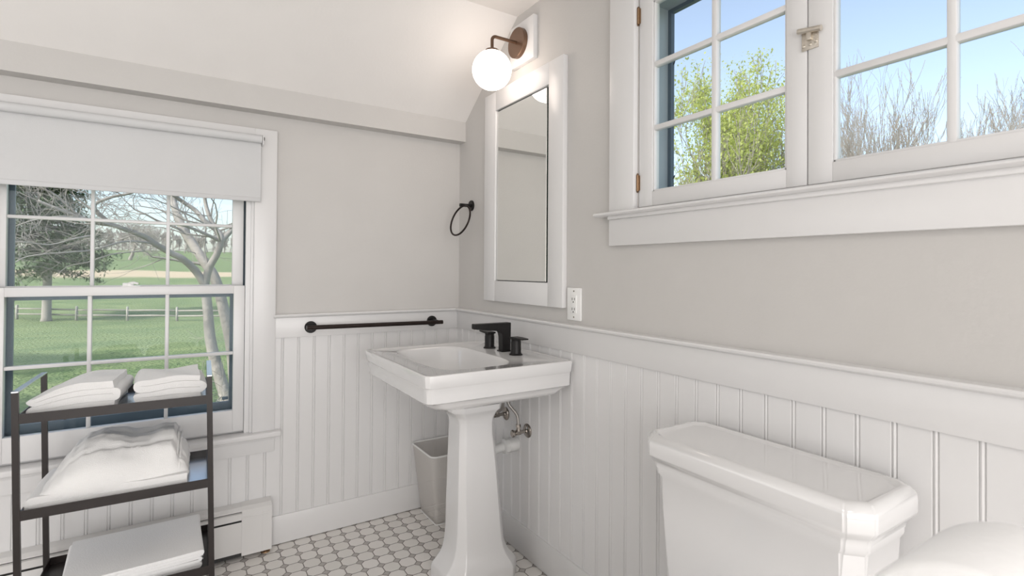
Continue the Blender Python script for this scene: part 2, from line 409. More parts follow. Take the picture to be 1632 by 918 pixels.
# sash lock on the meeting rail
b = NB()
box(b, -1.432, -1.372, 0.012, 0.034, 1.127, 1.131, .001); lathe(b, [(.012, 0), (.012, .008), (.008, .012), (0.0015, .013)], (-1.405, .024, 1.130), (0, 0, 1), 20)
tube(b, [(-1.405, .022, 1.139), (-1.392, .018, 1.142), (-1.378, .014, 1.138)], [.006, .005, .004], 10); box(b, -1.428, -1.412, 0.014, 0.032, 1.13, 1.141, .003)
finish('sash_lock', b, 'plate', w1)
# dark storm window outside
b = NB()
sx0, sx1 = -1.751, -1.059
box(b, -1.835, sx0, .098, .112, .50, 1.70); box(b, sx1, -0.975, .098, .112, .50, 1.092)
box(b, sx0, sx1, .098, .112, .50, .622); box(b, sx0, sx1, .098, .112, 1.077, 1.115); box(b, -1.03, -0.975, .098, .112, 1.09, 1.70)
box(b, -1.80, -1.765, .072, .098, .512, 1.70)
sf = finish('storm_frame', b, 'grey', w1, smooth=False)
b = NB(); box(b, -1.085, -1.062, .090, .098, .632, .645, .002); box(b, -1.748, -1.725, .090, .098, .632, .645, .002); finish('storm_latch', b, 'grey', sf)

# roller shade
rs = empty('roller_shade', (-1.41, -0.05, 1.75), 'white roller shade pulled a third down over the lawn window', 'window shade')
b = NB(); tube(b, [(-1.86, -.052, 1.7465), (-0.957, -.052, 1.7465)], .0165, 28); finish('roller_tube', b, 'shade', rs)
b = NB()
box(b, -1.855, -0.958, -.0372, -.0356, 1.497, 1.744); finish('shade_fabric', b, 'shade', rs)
b = NB(); box(b, -1.856, -0.957, -.0405, -.0325, 1.483, 1.501, .003); finish('hem_bar', b, 'shade', rs)
for xx in (-0.953, -1.864):
    b = NB(); box(b, xx-.002, xx+.002, -.070, -.020, 1.722, 1.764, .001); tube(b, [(xx-.005, -.05, 1.742), (xx+.004, -.05, 1.742)], .004, 8)
    br = finish('bracket', b, 'trim', rs)
b = NB(); tube(b, [(-0.950, -.052, 1.758), (-.948, -.054, 1.752), (-0.949, -.053, 1.742)], .0022, 8); finish('bracket_clip', b, 'black', rs)

# ------------------------------------------------------------------ window 2 (pair of casements)
w2 = empty('window_2', (0, -1.83, 1.40), 'white pair of casement windows above the toilet', 'window', kind='structure')
b = NB(); box(b, -.020, 0, -1.280, -1.168, 1.395, 2.19, .0015); box(b, -.020, 0, -2.50, -2.388, 1.395, 2.19, .0015); box(b, -.020, 0, -2.388, -1.280, 2.088, 2.19, .0015)
finish('casing', b, 'trim', w2)
b = NB()
pr = [(0.03, 1.384), (-.030, 1.384), (-.038, 1.3855), (-.043, 1.390), (-.043, 1.394), (-.038, 1.3975), (-.030, 1.3985), (0.03, 1.402)]
loft(b, [[Vector((x, y, z)) for x, z in pr] for y in (-2.56, -1.113)]); 
box(b, -.028, 0, -2.50, -1.168, 1.372, 1.385, .003)
finish('stool', b, 'trim', w2)
b = NB(); box(b, -.020, 0, -2.50, -1.168, 1.284, 1.376, .0015); finish('apron', b, 'trim', w2)
b = NB()
box(b, .030, .034, -1.300, -1.283, 1.40, 2.105)
box(b, .028, .135, -1.300, -1.283, 1.40, 2.105); box(b, .028, .135, -2.385, -2.366, 1.40, 2.105); box(b, .028, .135, -2.366, -1.300, 2.068, 2.105); box(b, .028, .150, -2.366, -1.300, 1.398, 1.415)
finish('exterior_jamb', b, 'greyjamb', w2, smooth=False)
b = NB(); box(b, .118, .134, -1.313, -1.300, 1.415, 2.068); box(b, .118, .134, -2.366, -2.345, 1.415, 2.068); box(b, .118, .134, -2.345, -1.313, 2.055, 2.068)
finish('exterior_stop', b, 'grey', w2, smooth=False)
b = NB()
for z in (1.505, 1.88): tube(b, [(.117, -1.325, z), (.10, -1.345, z+.004)], [.0022, .0018], 8); 
finish('nail', b, 'slot', w2)
def casement(y1, y0, gy1, gy0, mid):
    # y1 > y0
    b = NB(); x0, x1 = 0.0, .027; zl, zh, g0, g1 = 1.405, 2.098, 1.4495, 2.049
    box(b, x0, x1, gy1, y1, zl, zh, .0012); box(b, x0, x1, y0, gy0, zl, zh, .0012); box(b, x0, x1, gy0, gy1, zl, g0, .0012); box(b, x0, x1, gy0, gy1, g1, zh, .0012)
    for (a, c) in ((gy1-.006, gy1), (gy0, gy0+.006)): box(b, x0+.004, x1-.002, a, c, g0, g1, .0015)
    for z in (g0, g1-.006): box(b, x0+.004, x1-.002, gy0, gy1, z, z+.006, .0015)
    box(b, x0+.003, x1-.002, mid-.0085, mid+.0085, g0, g1, .004)
    for k in (1, 2): zz = g0+(g1-g0)*k/3; box(b, x0+.0035, x1-.002, gy0, gy1, zz-.0085, zz+.0085, .004)
    s = finish('casement_sash', b, 'trim', w2)
    g = NB(); box(g, .013, .0155, gy0-.003, gy1+.003, g0-.003, g1+.003); finish('glass', g, 'glass', s, smooth=False)
    return s
s1 = casement(-1.2855, -1.8185, -1.341, -1.769, -1.5615)
s2 = casement(-1.8215, -2.365, -1.876, -2.312, -2.0905)
for zc in (1.483, 2.022):
    b = NB(); tube(b, [(-.004, -1.2838, zc-.026), (-.004, -1.2838, zc+.026)], .0045, 12)
    for kk in (-.03, .028): tube(b, [(-.004, -1.2838, zc+kk), (-.004, -1.2838, zc+kk+.003)], [.004, .002], 10)
    box(b, -.0025, 0, -1.291, -1.2795, zc-.024, zc+.024)
    finish('hinge', b, 'brass', s1)
b = NB()
box(b, -.004, 0, -1.846, -1.808, 1.722, 1.772, .001); tube(b, [(-.010, -1.803, 1.770), (-.010, -1.856, 1.760)], .0065, 12)
for (yy, zz) in ((-1.813, 1.733), (-1.828, 1.733), (-1.841, 1.737)): lathe(b, [(.004, 0), (.003, .002), (.0005, .003)], (-.004, yy, zz), (-1, 0, 0), 10)
box(b, -.012, -.003, -1.833, -1.822, 1.742, 1.768, .002)
finish('sash_latch', b, 'nickel', s2)

# ------------------------------------------------------------------ baseboard heater
hx1 = -0.905
h = empty('baseboard_heater', (-1.6, 0, 0), 'white baseboard heater along the wall under the lawn window', 'heater')
b = NB()
pr = [(-.0105, .215), (-.052, .212), (-.066, .203), (-.066, .1975), (-.055, .197), (-.0105, .20)]
loft(b, [[Vector((x, y, z)) for y, z in pr] for x in (-2.6, -1.015)])
pr = [(-.060, .193), (-.069, .190), (-.069, .164), (-.0655, .164), (-.0655, .190), (-.060, .190)]
loft(b, [[Vector((x, y, z)) for y, z in pr] for x in (-2.6, -1.015)])
finish('top_louver', b, 'heater', h, smooth=False)
b = NB(); box(b, -2.6, -1.015, -.069, -.0665, .030, .156, .001); finish('front_panel', b, 'heater', h)
b = NB(); box(b, -2.6, -1.015, -.060, -.0105, .012, .19); finish('heating_core', b, 'slot', h, smooth=False)
b = NB()
pr = [(-.0105, .217), (-.054, .214), (-.072, .203), (-.072, .018), (-.0105, .018)]
loft(b, [[Vector((x, y, z)) for y, z in pr] for x in (-1.018, hx1)])
box(b, -.942, -.939, -.0735, -.070, .018, .203); box(b, -1.018, hx1, -.074, -.070, .172, .176, .001)
finish('end_cap', b, 'heater', h, smooth=False)
b = NB(); tube(b, [(-.925, -.045, .0), (-.925, -.045, .03)], .009, 12); lathe(b, [(.018, 0), (.016, .004), (.010, .006)], (-.925, -.045, 0.0005), (0, 0, 1), 20); finish('copper_pipe', b, 'brass', h)

# ------------------------------------------------------------------ towel bar and ring
tb = empty('towel_bar', (-.455, -.018, .939), 'long dark metal towel bar on the white rail board', 'towel bar')
for xx in (-.747, -.162):
    b = NB(); lathe(b, [(.0265, 0), (.0265, .006), (.025, .0075), (.0005, .0075)], (xx, -.018, .939), (0, -1, 0), 40)
    fl = finish('wall_flange', b, 'black', tb)
    b = NB(); box(b, xx-.008, xx+.008, -.083, -.024, .929, .949, .0015); finish('bar_post', b, 'black', fl)
b = NB(); tube(b, [(-.776, -.083, .9435), (-.131, -.083, .9375)], .0098, 24); finish('bar', b, 'barm', tb)
tr = empty('towel_ring', (0, -.14, 1.526), 'black towel ring hanging beside the mirror near the corner', 'towel ring')
b = NB(); lathe(b, [(.027, 0), (.027, .007), (.0255, .0085), (.0005, .0085)], (-0.0, -.140, 1.526), (-1, 0, 0), 40); finish('wall_flange', b, 'black', tr)
b = NB(); tube(b, [(-.006, -.140, 1.526), (-.066, -.137, 1.526)], .0085, 20); finish('ring_post', b, 'black', tr)
b = NB(); ct = Vector((-.070, -.150, 1.447)); uu = Vector((-.13, .99, 0)).normalized(); vv = Vector((.27, -.07, 1)).normalized()
pts = [ct+(uu*cos(a)+vv*sin(a))*.077 for a in [2*pi*k/64 for k in range(65)]]
tube(b, pts, .0047, 12, False); bmesh.ops.remove_doubles(b, verts=b.verts, dist=1e-5); finish('ring', b, 'barm', tr)

# ------------------------------------------------------------------ medicine cabinet with mirror
mc = empty('medicine_cabinet', (0, -.61, 1.058), 'white framed mirror cabinet on the wall above the sink', 'mirror')
y0, y1, z0, z1 = -.916, -.308, 1.058, 2.026
iy0, iy1, iz0, iz1 = -.8215, -.409, 1.151, 1.938
b = NB(); box(b, -.022, 0, iy1, y1, z0, z1, .0012); box(b, -.022, 0, y0, iy0, z0, z1, .0012); box(b, -.0218, 0, iy0, iy1, z0, iz0, .0008); box(b, -.0218, 0, iy0, iy1, iz1, z1, .0008)
finish('frame', b, 'trim', mc)
b = NB(); box(b, -.003, 0, iy0, iy1, iz0, iz1); finish('gap_shade_plate', b, 'edge_shade', mc, smooth=False)  # thin dark plate that puts the shade of the recess into the mirror gap
b = NB(); ya, yb, za, zb = -.7995, -.4115, 1.154, 1.9335; cc = .010
vo = [b.verts.new((-.012, y, z)) for y, z in ((ya, za), (yb, za), (yb, zb), (ya, zb))]
vi = [b.verts.new((-.0145, y, z)) for y, z in ((ya+cc*.25, za+cc*.25), (yb-cc, za+cc*.25), (yb-cc, zb-cc*.25), (ya+cc*.25, zb-cc*.25))]
vb = [b.verts.new((-.003, v.co.y, v.co.z)) for v in vo]
b.faces.new(vi)
for i in range(4):
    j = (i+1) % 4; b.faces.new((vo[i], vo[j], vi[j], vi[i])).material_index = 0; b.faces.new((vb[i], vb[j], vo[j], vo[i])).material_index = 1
md = finish('mirror_door', b, 'mirror', mc, smooth=False); md.data.materials.append(M['edge_shade'])

# ------------------------------------------------------------------ outlet
ou = empty('wall_outlet', (0, -.967, 1.076), 'white two socket wall outlet beside the mirror cabinet', 'outlet')
b = NB(); box(b, -.006, 0, -1.007, -.927, 1.015, 1.136, .002); finish('cover_plate', b, 'plate', ou)
b = NB(); box(b, -.0085, -.005, -.984, -.950, 1.042, 1.109, .001); rc = finish('receptacle', b, 'plate', ou)
b = NB()
for zc in (1.094, 1.057):
    for dy in (-.0065, .0065): box(b, -.0092, -.0080, -.967+dy-.0012, -.967+dy+.0012, zc-.004, zc+.005)
    lathe(b, [(.0026, 0), (.0026, .001)], (-.0082, -.967, zc-.0105), (-1, 0, 0), 12)
finish('socket_slots', b, 'slot', rc, smooth=False)
for zc in (1.124, 1.027):
    b = NB(); lathe(b, [(.0032, 0), (.003, .001), (.0005, .0014)], (-.006, -.967, zc), (-1, 0, 0), 14); finish('screw', b, 'chrome', ou)

# ------------------------------------------------------------------ wall lamp
wl = empty('wall_lamp', (0, -.604, 2.175), 'lit white globe wall lamp on a bronze arm above the mirror', 'lamp')
b = NB(); box(b, -.021, 0, -.712, -.532, 2.084, 2.265, .001); finish('mounting_block', b, 'trim', wl)
b = NB(); lathe(b, [(.0635, 0), (.0635, .017), (.0620, .019), (.0005, .019)], (-.021, -.606, 2.1775), (-1, 0, 0), 56); finish('canopy', b, 'bronze', wl)
GC = Vector((-.157, -.606, 2.0335)); GR = .0815
b = NB()
pts = [(-.040, -.606, 2.1775), (-.139, -.606, 2.1775)]+[(-.139-.018*sin(a), -.606, 2.1595+.018*cos(a)) for a in [radians(k*15) for k in range(1, 7)]]+[(-.157, -.606, 2.128)]
tube(b, pts, .0068, 20); finish('arm', b, 'bronze', wl)
b = NB(); lathe(b, [(.0295, 0), (.0295, .006), (.027, .0085), (.010, .0105), (.009, .014)], (-.157, -.606, 2.1095), (0, 0, 1), 40); finish('globe_fitter', b, 'bronze', wl)
b = NB(); bmesh.ops.create_uvsphere(b, u_segments=48, v_segments=32, radius=GR); bmesh.ops.translate(b, verts=b.verts, vec=GC); finish('globe', b, 'globe', wl, angle=None)

# ------------------------------------------------------------------ pedestal sink
CY = -.655
sk = empty('pedestal_sink', (-.25, CY, 0), 'white porcelain pedestal sink in the corner under the mirror', 'sink')
b = NB()
def sring(x0, x1, a, z, c, n=3, back=.012):
    return crect(x0, x1, CY-a, CY+a, z, c, back, n)
HA = .3275
outer = [
 sring(-.46, -.12, .18, .730, .10, 3, .08), sring(-.50, -.085, .235, .732, .09, 3, .07), sring(-.530, -.060, .270, .737, .07, 3, .05), sring(-.548, -.050, .290, .747, .055, 3, .03), sring(-.558, -.044, .300, .759, .045, 3, .03),
 sring(-.566, -.040, .303, .768, .036), sring(-.578, -.028, .308, .773, .033), sring(-.588, -.020, .3145, .777, .032), sring(-.590, -.020, .3165, .800, .032), sring(-.593, -.020, .319, .8235, .031), sring(-.594, -.020, .320, .8255, .031),
 sring(-.5965, -.019, .3225, .829, .031), sring(-.599, -.018, .3255, .848, .030), sring(-.6005, -.018, .3268, .862, .030),
 sring(-.5995, -.018, .3262, .8665, .029), sring(-.597, -.020, .3235, .8685, .028), sring(-.585, -.022, .3125, .8685, .027), sring(-.580, -.024, .3075, .8662, .027)]
loft(b, outer, True, False)
# top deck from cut rectangle (16 pts) to basin opening: triangulated bridge
last = b.verts[:][-16:]
N = 64
def basin(t, z, bx=-.362, ax=.158, ay=.262, e=4.2, k=1.0):
    out = []
    for i in range(N):
        a = 2*pi*i/N; c_, s_ = cos(a), sin(a)
        r = (abs(c_)**e+abs(s_)**e)**(-1/e)
        out.append(Vector((bx+ax*k*r*c_, CY+ay*k*r*s_, z)))
    return out
rings = []
for k, z, e, bx in ((1.0, .8662, 4.4, -.362), (.985, .8655, 4.4, -.362), (.965, .861, 4.3, -.362), (.945, .850, 4.2, -.362), (.91, .82, 4.0, -.362), (.86, .79, 3.6, -.361), (.78, .765, 3.2, -.358), (.64, .752, 3.0, -.354), (.40, .746, 2.6, -.350), (.16, .743, 2.0, -.348), (.06, .742, 2, -.348)):
    rings.append(basin(0, z, bx, .158, .262, e, k))
R = loft(b, rings, False, True)
be = [e for e in b.edges if e.is_boundary]
bmesh.ops.bridge_loops(b, edges=be)
finish('basin', b, 'porc', sk, angle=28)
b = NB(); lathe(b, [(.022, 0), (.021, .003), (.012, .0035), (.011, .001), (.0005, .001)], (-.348, CY, .7425), (0, 0, 1), 24); finish('drain', b, 'chrome', sk)
b = NB()
secs = [(0, -.408, -.098, .118, .055), (.050, -.408, -.098, .118, .055), (.064, -.402, -.104, .113, .053), (.078, -.388, -.116, .105, .047), (.095, -.374, -.130, .096, .040), (.118, -.363, -.143, .089, .034), (.15, -.356, -.152, .084, .029),
 (.20, -.352, -.158, .080, .026), (.30, -.349, -.168, .076, .023), (.45, -.346, -.182, .071, .021), (.56, -.3435, -.195, .067, .020), (.606, -.343, -.196, .067, .020), (.626, -.346, -.193, .070, .021), (.640, -.354, -.188, .077, .024), (.652, -.366, -.182, .086, .028), (.661, -.378, -.174, .095, .032), (.6655, -.383, -.170, .098, .034), (.684, -.384, -.170, .099, .034), (.687, -.378, -.172, .095, .033), (.745, -.374, -.172, .093, .033)]
loft(b, [crect(x0, x1, CY-a, CY+a, z, c, c*.8, 1) for z, x0, x1, a, c in secs])
es = [e for e in b.edges if abs(e.verts[0].co.z-e.verts[1].co.z) > .004]
bmesh.ops.bevel(b, geom=es, offset=.0045, segments=3, affect='EDGES', profile=.5)
finish('pedestal', b, 'porc', sk, angle=40)

# faucet set
fa = empty('faucet', (-.112, -.648, .8665), 'black squared faucet with two lever handles on the sink deck', 'faucet')
b = NB()
fy = -.648; hw = .0165
sp = [(-.131, .868), (-.0925, .868), (-.0905, .984), (-.2570, .984), (-.2570, .964), (-.150, .953), (-.140, .949), (-.1335, .940), (-.1315, .925)]
loft(b, [[Vector((x, y, z)) for x, z in sp] for y in (fy-hw, fy+hw)])
bmesh.ops.bevel(b, geom=[e for e in b.edges if e.calc_length() > .015], offset=.0012, segments=2, affect='EDGES')
box(b, -.136, -.088, fy-.0215, fy+.0215, .866, .871, .001)
sp_ = finish('spout', b, 'black', fa)
b = NB(); lathe(b, [(.009, 0), (.009, .004), (.0005, .004)], (-.247, fy, .9655), (0, 0, -1), 20); finish('aerator', b, 'chrome', sp_)
for yy, s in ((-.542, 1), (-.751, -1)):
    b = NB(); lathe(b, [(.0265, 0), (.0265, .003), (.0215, .007), (.0205, .012), (.0205, .052), (.0195, .054), (.0195, .058), (.0205, .060), (.0205, .066), (.0190, .068), (.0005, .068)], (-.122, yy, .866), (0, 0, 1), 36)
    hd = finish('handle', b, 'black', fa)
    b = NB(); ya, yb = yy-.019*s, yy+.066*s
    for q in ((-.1405, -.1035, ya, yb),):
        rr = [[Vector((q[0], y, .9335+dz)) for dz in (0,)] for y in ()]
    pA = [Vector((-.1415, ya, .929)), Vector((-.1025, ya, .929)), Vector((-.1025, ya, .936)), Vector((-.1415, ya, .936))]
    pM = [Vector((-.1410, yy+.02*s, .929)), Vector((-.1030, yy+.02*s, .929)), Vector((-.1030, yy+.02*s, .937)), Vector((-.1410, yy+.02*s, .937))]
    pB = [Vector((-.1370, yb, .9315)), Vector((-.1070, yb, .9315)), Vector((-.1070, yb, .9365)), Vector((-.1370, yb, .9365))]
    loft(b, [pA, pM, pB]); bmesh.ops.bevel(b, geom=[e for e in b.edges if e.calc_length() > .01], offset=.001, segments=2, affect='EDGES'); finish('lever', b, 'black', hd)

# plumbing
def valve(y, z, hz, label, end):
    v = empty('stop_valve', (-.010, y, z), label, 'valve', 'stop valves under the sink')
    b = NB(); lathe(b, [(.029, 0), (.029, .002), (.026, .005), (.012, .010), (.010, .013)], (-.0105, y, z), (-1, 0, 0), 32); finish('escutcheon', b, 'chrome', v)
    b = NB(); tube(b, [(-.020, y, z), (-.075, y, z-.001)], .0075, 16); tube(b, [(-.048, y, z), (-.070, y, z)], .0115, 8)
    tube(b, [(-.058, y, z), (-.058, y, z+.028)], [.010, .0085], 10); tube(b, [(-.058, y, z+.022), (-.058, y, z+.034)], .0105, 6); finish('valve_body', b, 'chrome', v)
    b = NB(); lathe(b, [(.006, 0), (.012, .003), (.0155, .007), (.0155, .012), (.012, .015), (.0005, .0155)], (-.074, y, z-.001), (-1, 0, 0), 20); finish('valve_handle', b, 'chrome', v)
    b = NB(); P = [Vector((-.058, y, z+.03))]+[Vector(p) for p in end]
    pts = []
    Q = [P[0]]+P+[P[-1]]
    for i in range(1, len(Q)-2):
        for k in range(8):
            t = k/8; a0, a1, a2, a3 = Q[i-1], Q[i], Q[i+1], Q[i+2]
            pts.append(.5*((2*a1)+(a2-a0)*t+(2*a0-5*a1+4*a2-a3)*t*t+(3*a1-a0-3*a2+a3)*t**3))
    pts.append(P[-1]); tube(b, pts, .0062, 12); tube(b, [P[-1]-Vector((0, 0, .02)), P[-1]+Vector((0, 0, .004))], .0095, 6); finish('supply_hose', b, 'hose', v)
valve(-.673, .529, 0, 'right hand of the two nickel stop valves under the sink, nearer the camera', [(-.060, -.665, .60), (-.085, -.640, .645), (-.10, -.63, .715)])
valve(-.500, .560, 0, 'nickel stop valve under the sink, half hidden behind the pedestal', [(-.070, -.50, .63), (-.085, -.53, .60), (-.095, -.59, .605), (-.105, -.63, .65), (-.10, -.59, .70), (-.10, -.58, .722)])
dp = empty('drain_pipe', (-.010, -.585, .45), 'white plastic drain pipe entering the panelling behind the pedestal', 'pipe')
b = NB(); pts = [(-.0105, -.588, .452), (-.10, -.588, .448), (-.125, -.588, .443), (-.150, -.590, .428), (-.168, -.592, .405), (-.178, -.594, .37), (-.178, -.597, .34)]
tube(b, pts, .019, 20); finish('pipe', b, 'pvc', dp)
b = NB(); lathe(b, [(.030, 0), (.0305, .004), (.0305, .036), (.028, .040), (.028, .046), (.0315, .048), (.0315, .066), (.026, .070), (.019, .071)], (-.0105, -.588, .452), (-1, 0, 0), 28)
for k in range(12):
    a = 2*pi*k/12; box(b, -.074, -.060, -.588+.0305*cos(a)-.002, -.588+.0305*cos(a)+.002, .452+.0305*sin(a)-.002, .452+.0305*sin(a)+.002)
finish('coupling', b, 'pvc', dp)
pt = empty('drain_trap', (-.178, -.6, .33), 'chrome drain tailpiece and pop up linkage behind the pedestal top', 'pipe')
b = NB(); tube(b, [(-.13, -.545, .715), (-.13, -.545, .60)], .016, 20); tube(b, [(-.13, -.545, .645), (-.13, -.545, .625)], .021, 8); finish('tailpiece', b, 'chrome', pt)
b = NB(); lathe(b, [(.0005, 0), (.013, .002), (.016, .006), (.016, .014), (.012, .018), (.008, .02)], (-.150, -.575, .615), (-.6, -.8, 0), 20); tube(b, [(-.13, -.545, .62), (-.150, -.575, .615)], .009, 12)
tube(b, [(-.128, -.56, .655), (-.112, -.60, .672), (-.105, -.62, .70)], .0035, 8); finish('linkage', b, 'chrome', pt)

# ------------------------------------------------------------------ waste basket
wb = empty('waste_basket', (-.135, -.14, 0), 'white wire mesh waste basket in the corner behind the sink', 'waste basket')
bx0, bx1, by0, by1 = -.222, -.045, -.228, -.036
tx0, tx1, ty0, ty1, tz = -.266, -.022, -.277, -.022, .338
b = NB()
def lerp(a, c, t): return a+(c-a)*t
rg = []
for k in range(9):
    t = k/8; rg.append(crect(lerp(bx0, tx0, t), lerp(bx1, tx1, t), lerp(by0, ty0, t), lerp(by1, ty1, t), .004+t*(tz-.004), lerp(.012, .028, t), None, 5))
loft(b, rg, True, False); finish('mesh_body', b, 'basket', wb, angle=None)
b = NB(); r0 = crect(tx0, tx1, ty0, ty1, tz, .028, None, 5); tube(b, r0+[r0[0]], .0042, 10, False); finish('rim', b, 'plate', wb)
b = NB(); r0 = crect(bx0, bx1, by0, by1, .003, .012, None, 5); tube(b, r0+[r0[0]], .003, 8, False)
finish('base_band', b, 'plate', wb)

# ------------------------------------------------------------------ toilet
to = empty('toilet', (-.35, -1.79, 0), 'white toilet with a stepped tank below the casement windows', 'toilet')
TY0, TY1 = -2.055, -1.528; tc_ = (TY0+TY1)/2; th = (TY1-TY0)/2
b = NB()
def tring(xf, xb, a, z, c): return crect(xf, xb, tc_-a, tc_+a, z, c, .022, 1)
lid = [tring(-.236, -.034, th-.016, .7135, .030), tring(-.2365, -.033, th-.015, .722, .030), tring(-.240, -.030, th-.010, .7285, .031), tring(-.249, -.026, th-.003, .739, .034), tring(-.252, -.024, th, .745, .036), tring(-.252, -.024, th, .774, .036), tring(-.250, -.026, th-.002, .781, .035), tring(-.243, -.030, th-.008, .788, .033),
 tring(-.236, -.035, th-.014, .7915, .030), tring(-.229, -.041, th-.021, .7915, .028), tring(-.223, -.046, th-.027, .7865, .025), tring(-.217, -.051, th-.032, .786, .023)]
loft(b, lid); es = [e for e in b.edges if abs(e.verts[0].co.z-e.verts[1].co.z) > .005]
bmesh.ops.bevel(b, geom=es, offset=.004, segments=3, affect='EDGES'); finish('tank_lid', b, 'porc', to, angle=35)
b = NB()
tk = [tring(-.212, -.050, th-.05, .40, .028), tring(-.216, -.046, th-.042, .43, .028), tring(-.222, -.040, th-.030, .60, .029), tring(-.2265, -.037, th-.024, .690, .030), tring(-.233, -.035, th-.018, .7005, .030), tring(-.234, -.035, th-.017, .7135, .030)]
loft(b, tk); es = [e for e in b.edges if abs(e.verts[0].co.z-e.verts[1].co.z) > .005]
bmesh.ops.bevel(b, geom=es, offset=.004, segments=3, affect='EDGES'); finish('tank', b, 'porc', to, angle=35)
def oval(cx, ax, ay, z, n=40, e=2.3):
    o_ = []
    for i in range(n):
        a = 2*pi*i/n; c_, s_ = cos(a), sin(a); r = (abs(c_)**e+abs(s_)**e)**(-1/e); o_.append(Vector((cx+ax*r*c_, tc_+ay*r*s_, z)))
    return o_
b = NB(); loft(b, [oval(-.40, .24, .105, 0), oval(-.40, .24, .105, .05), oval(-.39, .21, .09, .10), oval(-.39, .21, .10, .20), oval(-.41, .25, .14, .30), oval(-.42, .285, .175, .36), oval(-.42, .29, .18, .40), oval(-.42, .275, .165, .405)]); finish('bowl', b, 'porc', to, angle=40)
b = NB(); loft(b, [oval(-.43, .275, .178, .405), oval(-.43, .28, .183, .41), oval(-.43, .28, .183, .428), oval(-.43, .275, .178, .432)]); finish('seat_lid', b, 'porc', to, angle=40)

# toilet paper roll close to the camera, on a free standing holder
RX, RY, RZ, RR = -.825, -2.362, .947, .0715
tp = empty('toilet_paper_roll', (RX, RY, RZ), 'blurred white toilet paper roll in the near right corner', 'toilet paper')
b = NB()
n = 72
def circ(x, r): return [Vector((x, RY+r*cos(2*pi*k/n), RZ+r*sin(2*pi*k/n))) for k in range(n)]
RI = .019; LL = .105
loft(b, [circ(RX+.0, RI), circ(RX+.0, RR-.004), circ(RX+.0012, RR-.0012), circ(RX+.004, RR), circ(RX+LL-.004, RR), circ(RX+LL-.0012, RR-.0012), circ(RX+LL, RR-.004), circ(RX+LL, RI), circ(RX, RI)], False, False)
bmesh.ops.remove_doubles(b, verts=b.verts, dist=1e-5); finish('paper', b, 'paper', tp, angle=50)
st = empty('paper_holder', (-.66, RY, 0), 'black standing holder carrying the toilet paper roll', 'holder')
b = NB(); lathe(b, [(.09, 0), (.09, .01), (.085, .013), (.0005, .013)], (-.66, RY, 0), (0, 0, 1), 40); finish('base', b, 'black', st)
b = NB(); tube(b, [(-.66, RY, .01), (-.66, RY, RZ-RI+.009)], .008, 16); tube(b, [(-.66, RY, RZ-RI+.0085), (RX+.004, RY, RZ-RI+.0085)], .008, 16); finish('pole', b, 'black', st)

# ------------------------------------------------------------------ cart
ca = empty('shelf_cart', (-1.3875, -.333, 0), 'black three tier metal cart with towels in front of the window', 'cart', local=True)
ca.rotation_euler = (0, radians(-0.0), radians(-1.6))
CW, CD = .488, .322; hx, hy = CW/2, CD/2; PW = .0155
LEAN = -0.0205   # the posts lean a touch: x shift per metre of height
def lx(z): return LEAN*(z-.84)
def post(b, x, y, za, zb, w=PW, dpt=.010):
    rg = [[Vector((x+lx(z)+sx*w/2, y+sy*dpt/2, z)) for sx, sy in ((-1, -1), (1, -1), (1, 1), (-1, 1))] for z in (za, zb)]
    loft(b, rg)
for sx in (-1, 1):
    fr = None
    b = NB(); 
    X = sx*(hx-PW/2)
    post(b, X, -hy+.005, .055, .845); post(b, X, hy-.005, .055, .845)
    fr = finish('side_frame', b, 'cart', ca, smooth=False)
    b = NB(); box(b, X-PW/2, X+PW/2, -hy, hy, .8445, .849, .0008); finish('handle', b, 'cartsheen', fr, smooth=False)
    for sy in (-1, 1):
        b = NB(); xx = X+lx(.03); yy = sy*(hy-.005)
        tube(b, [(xx, yy, .055), (xx, yy, .048)], .009, 12); lathe(b, [(.0235, -.008), (.025, -.006), (.025, .006), (.0235, .008)], (xx, yy+.006, .025), (1, 0, 0), 24)
        box(b, xx-.011, xx-.009, yy-.006, yy+.016, .024, .052); box(b, xx+.009, xx+.011, yy-.006, yy+.016, .024, .052); box(b, xx-.011, xx+.011, yy-.006, yy+.016, .048, .052)
        finish('caster', b, 'rubber', ca)
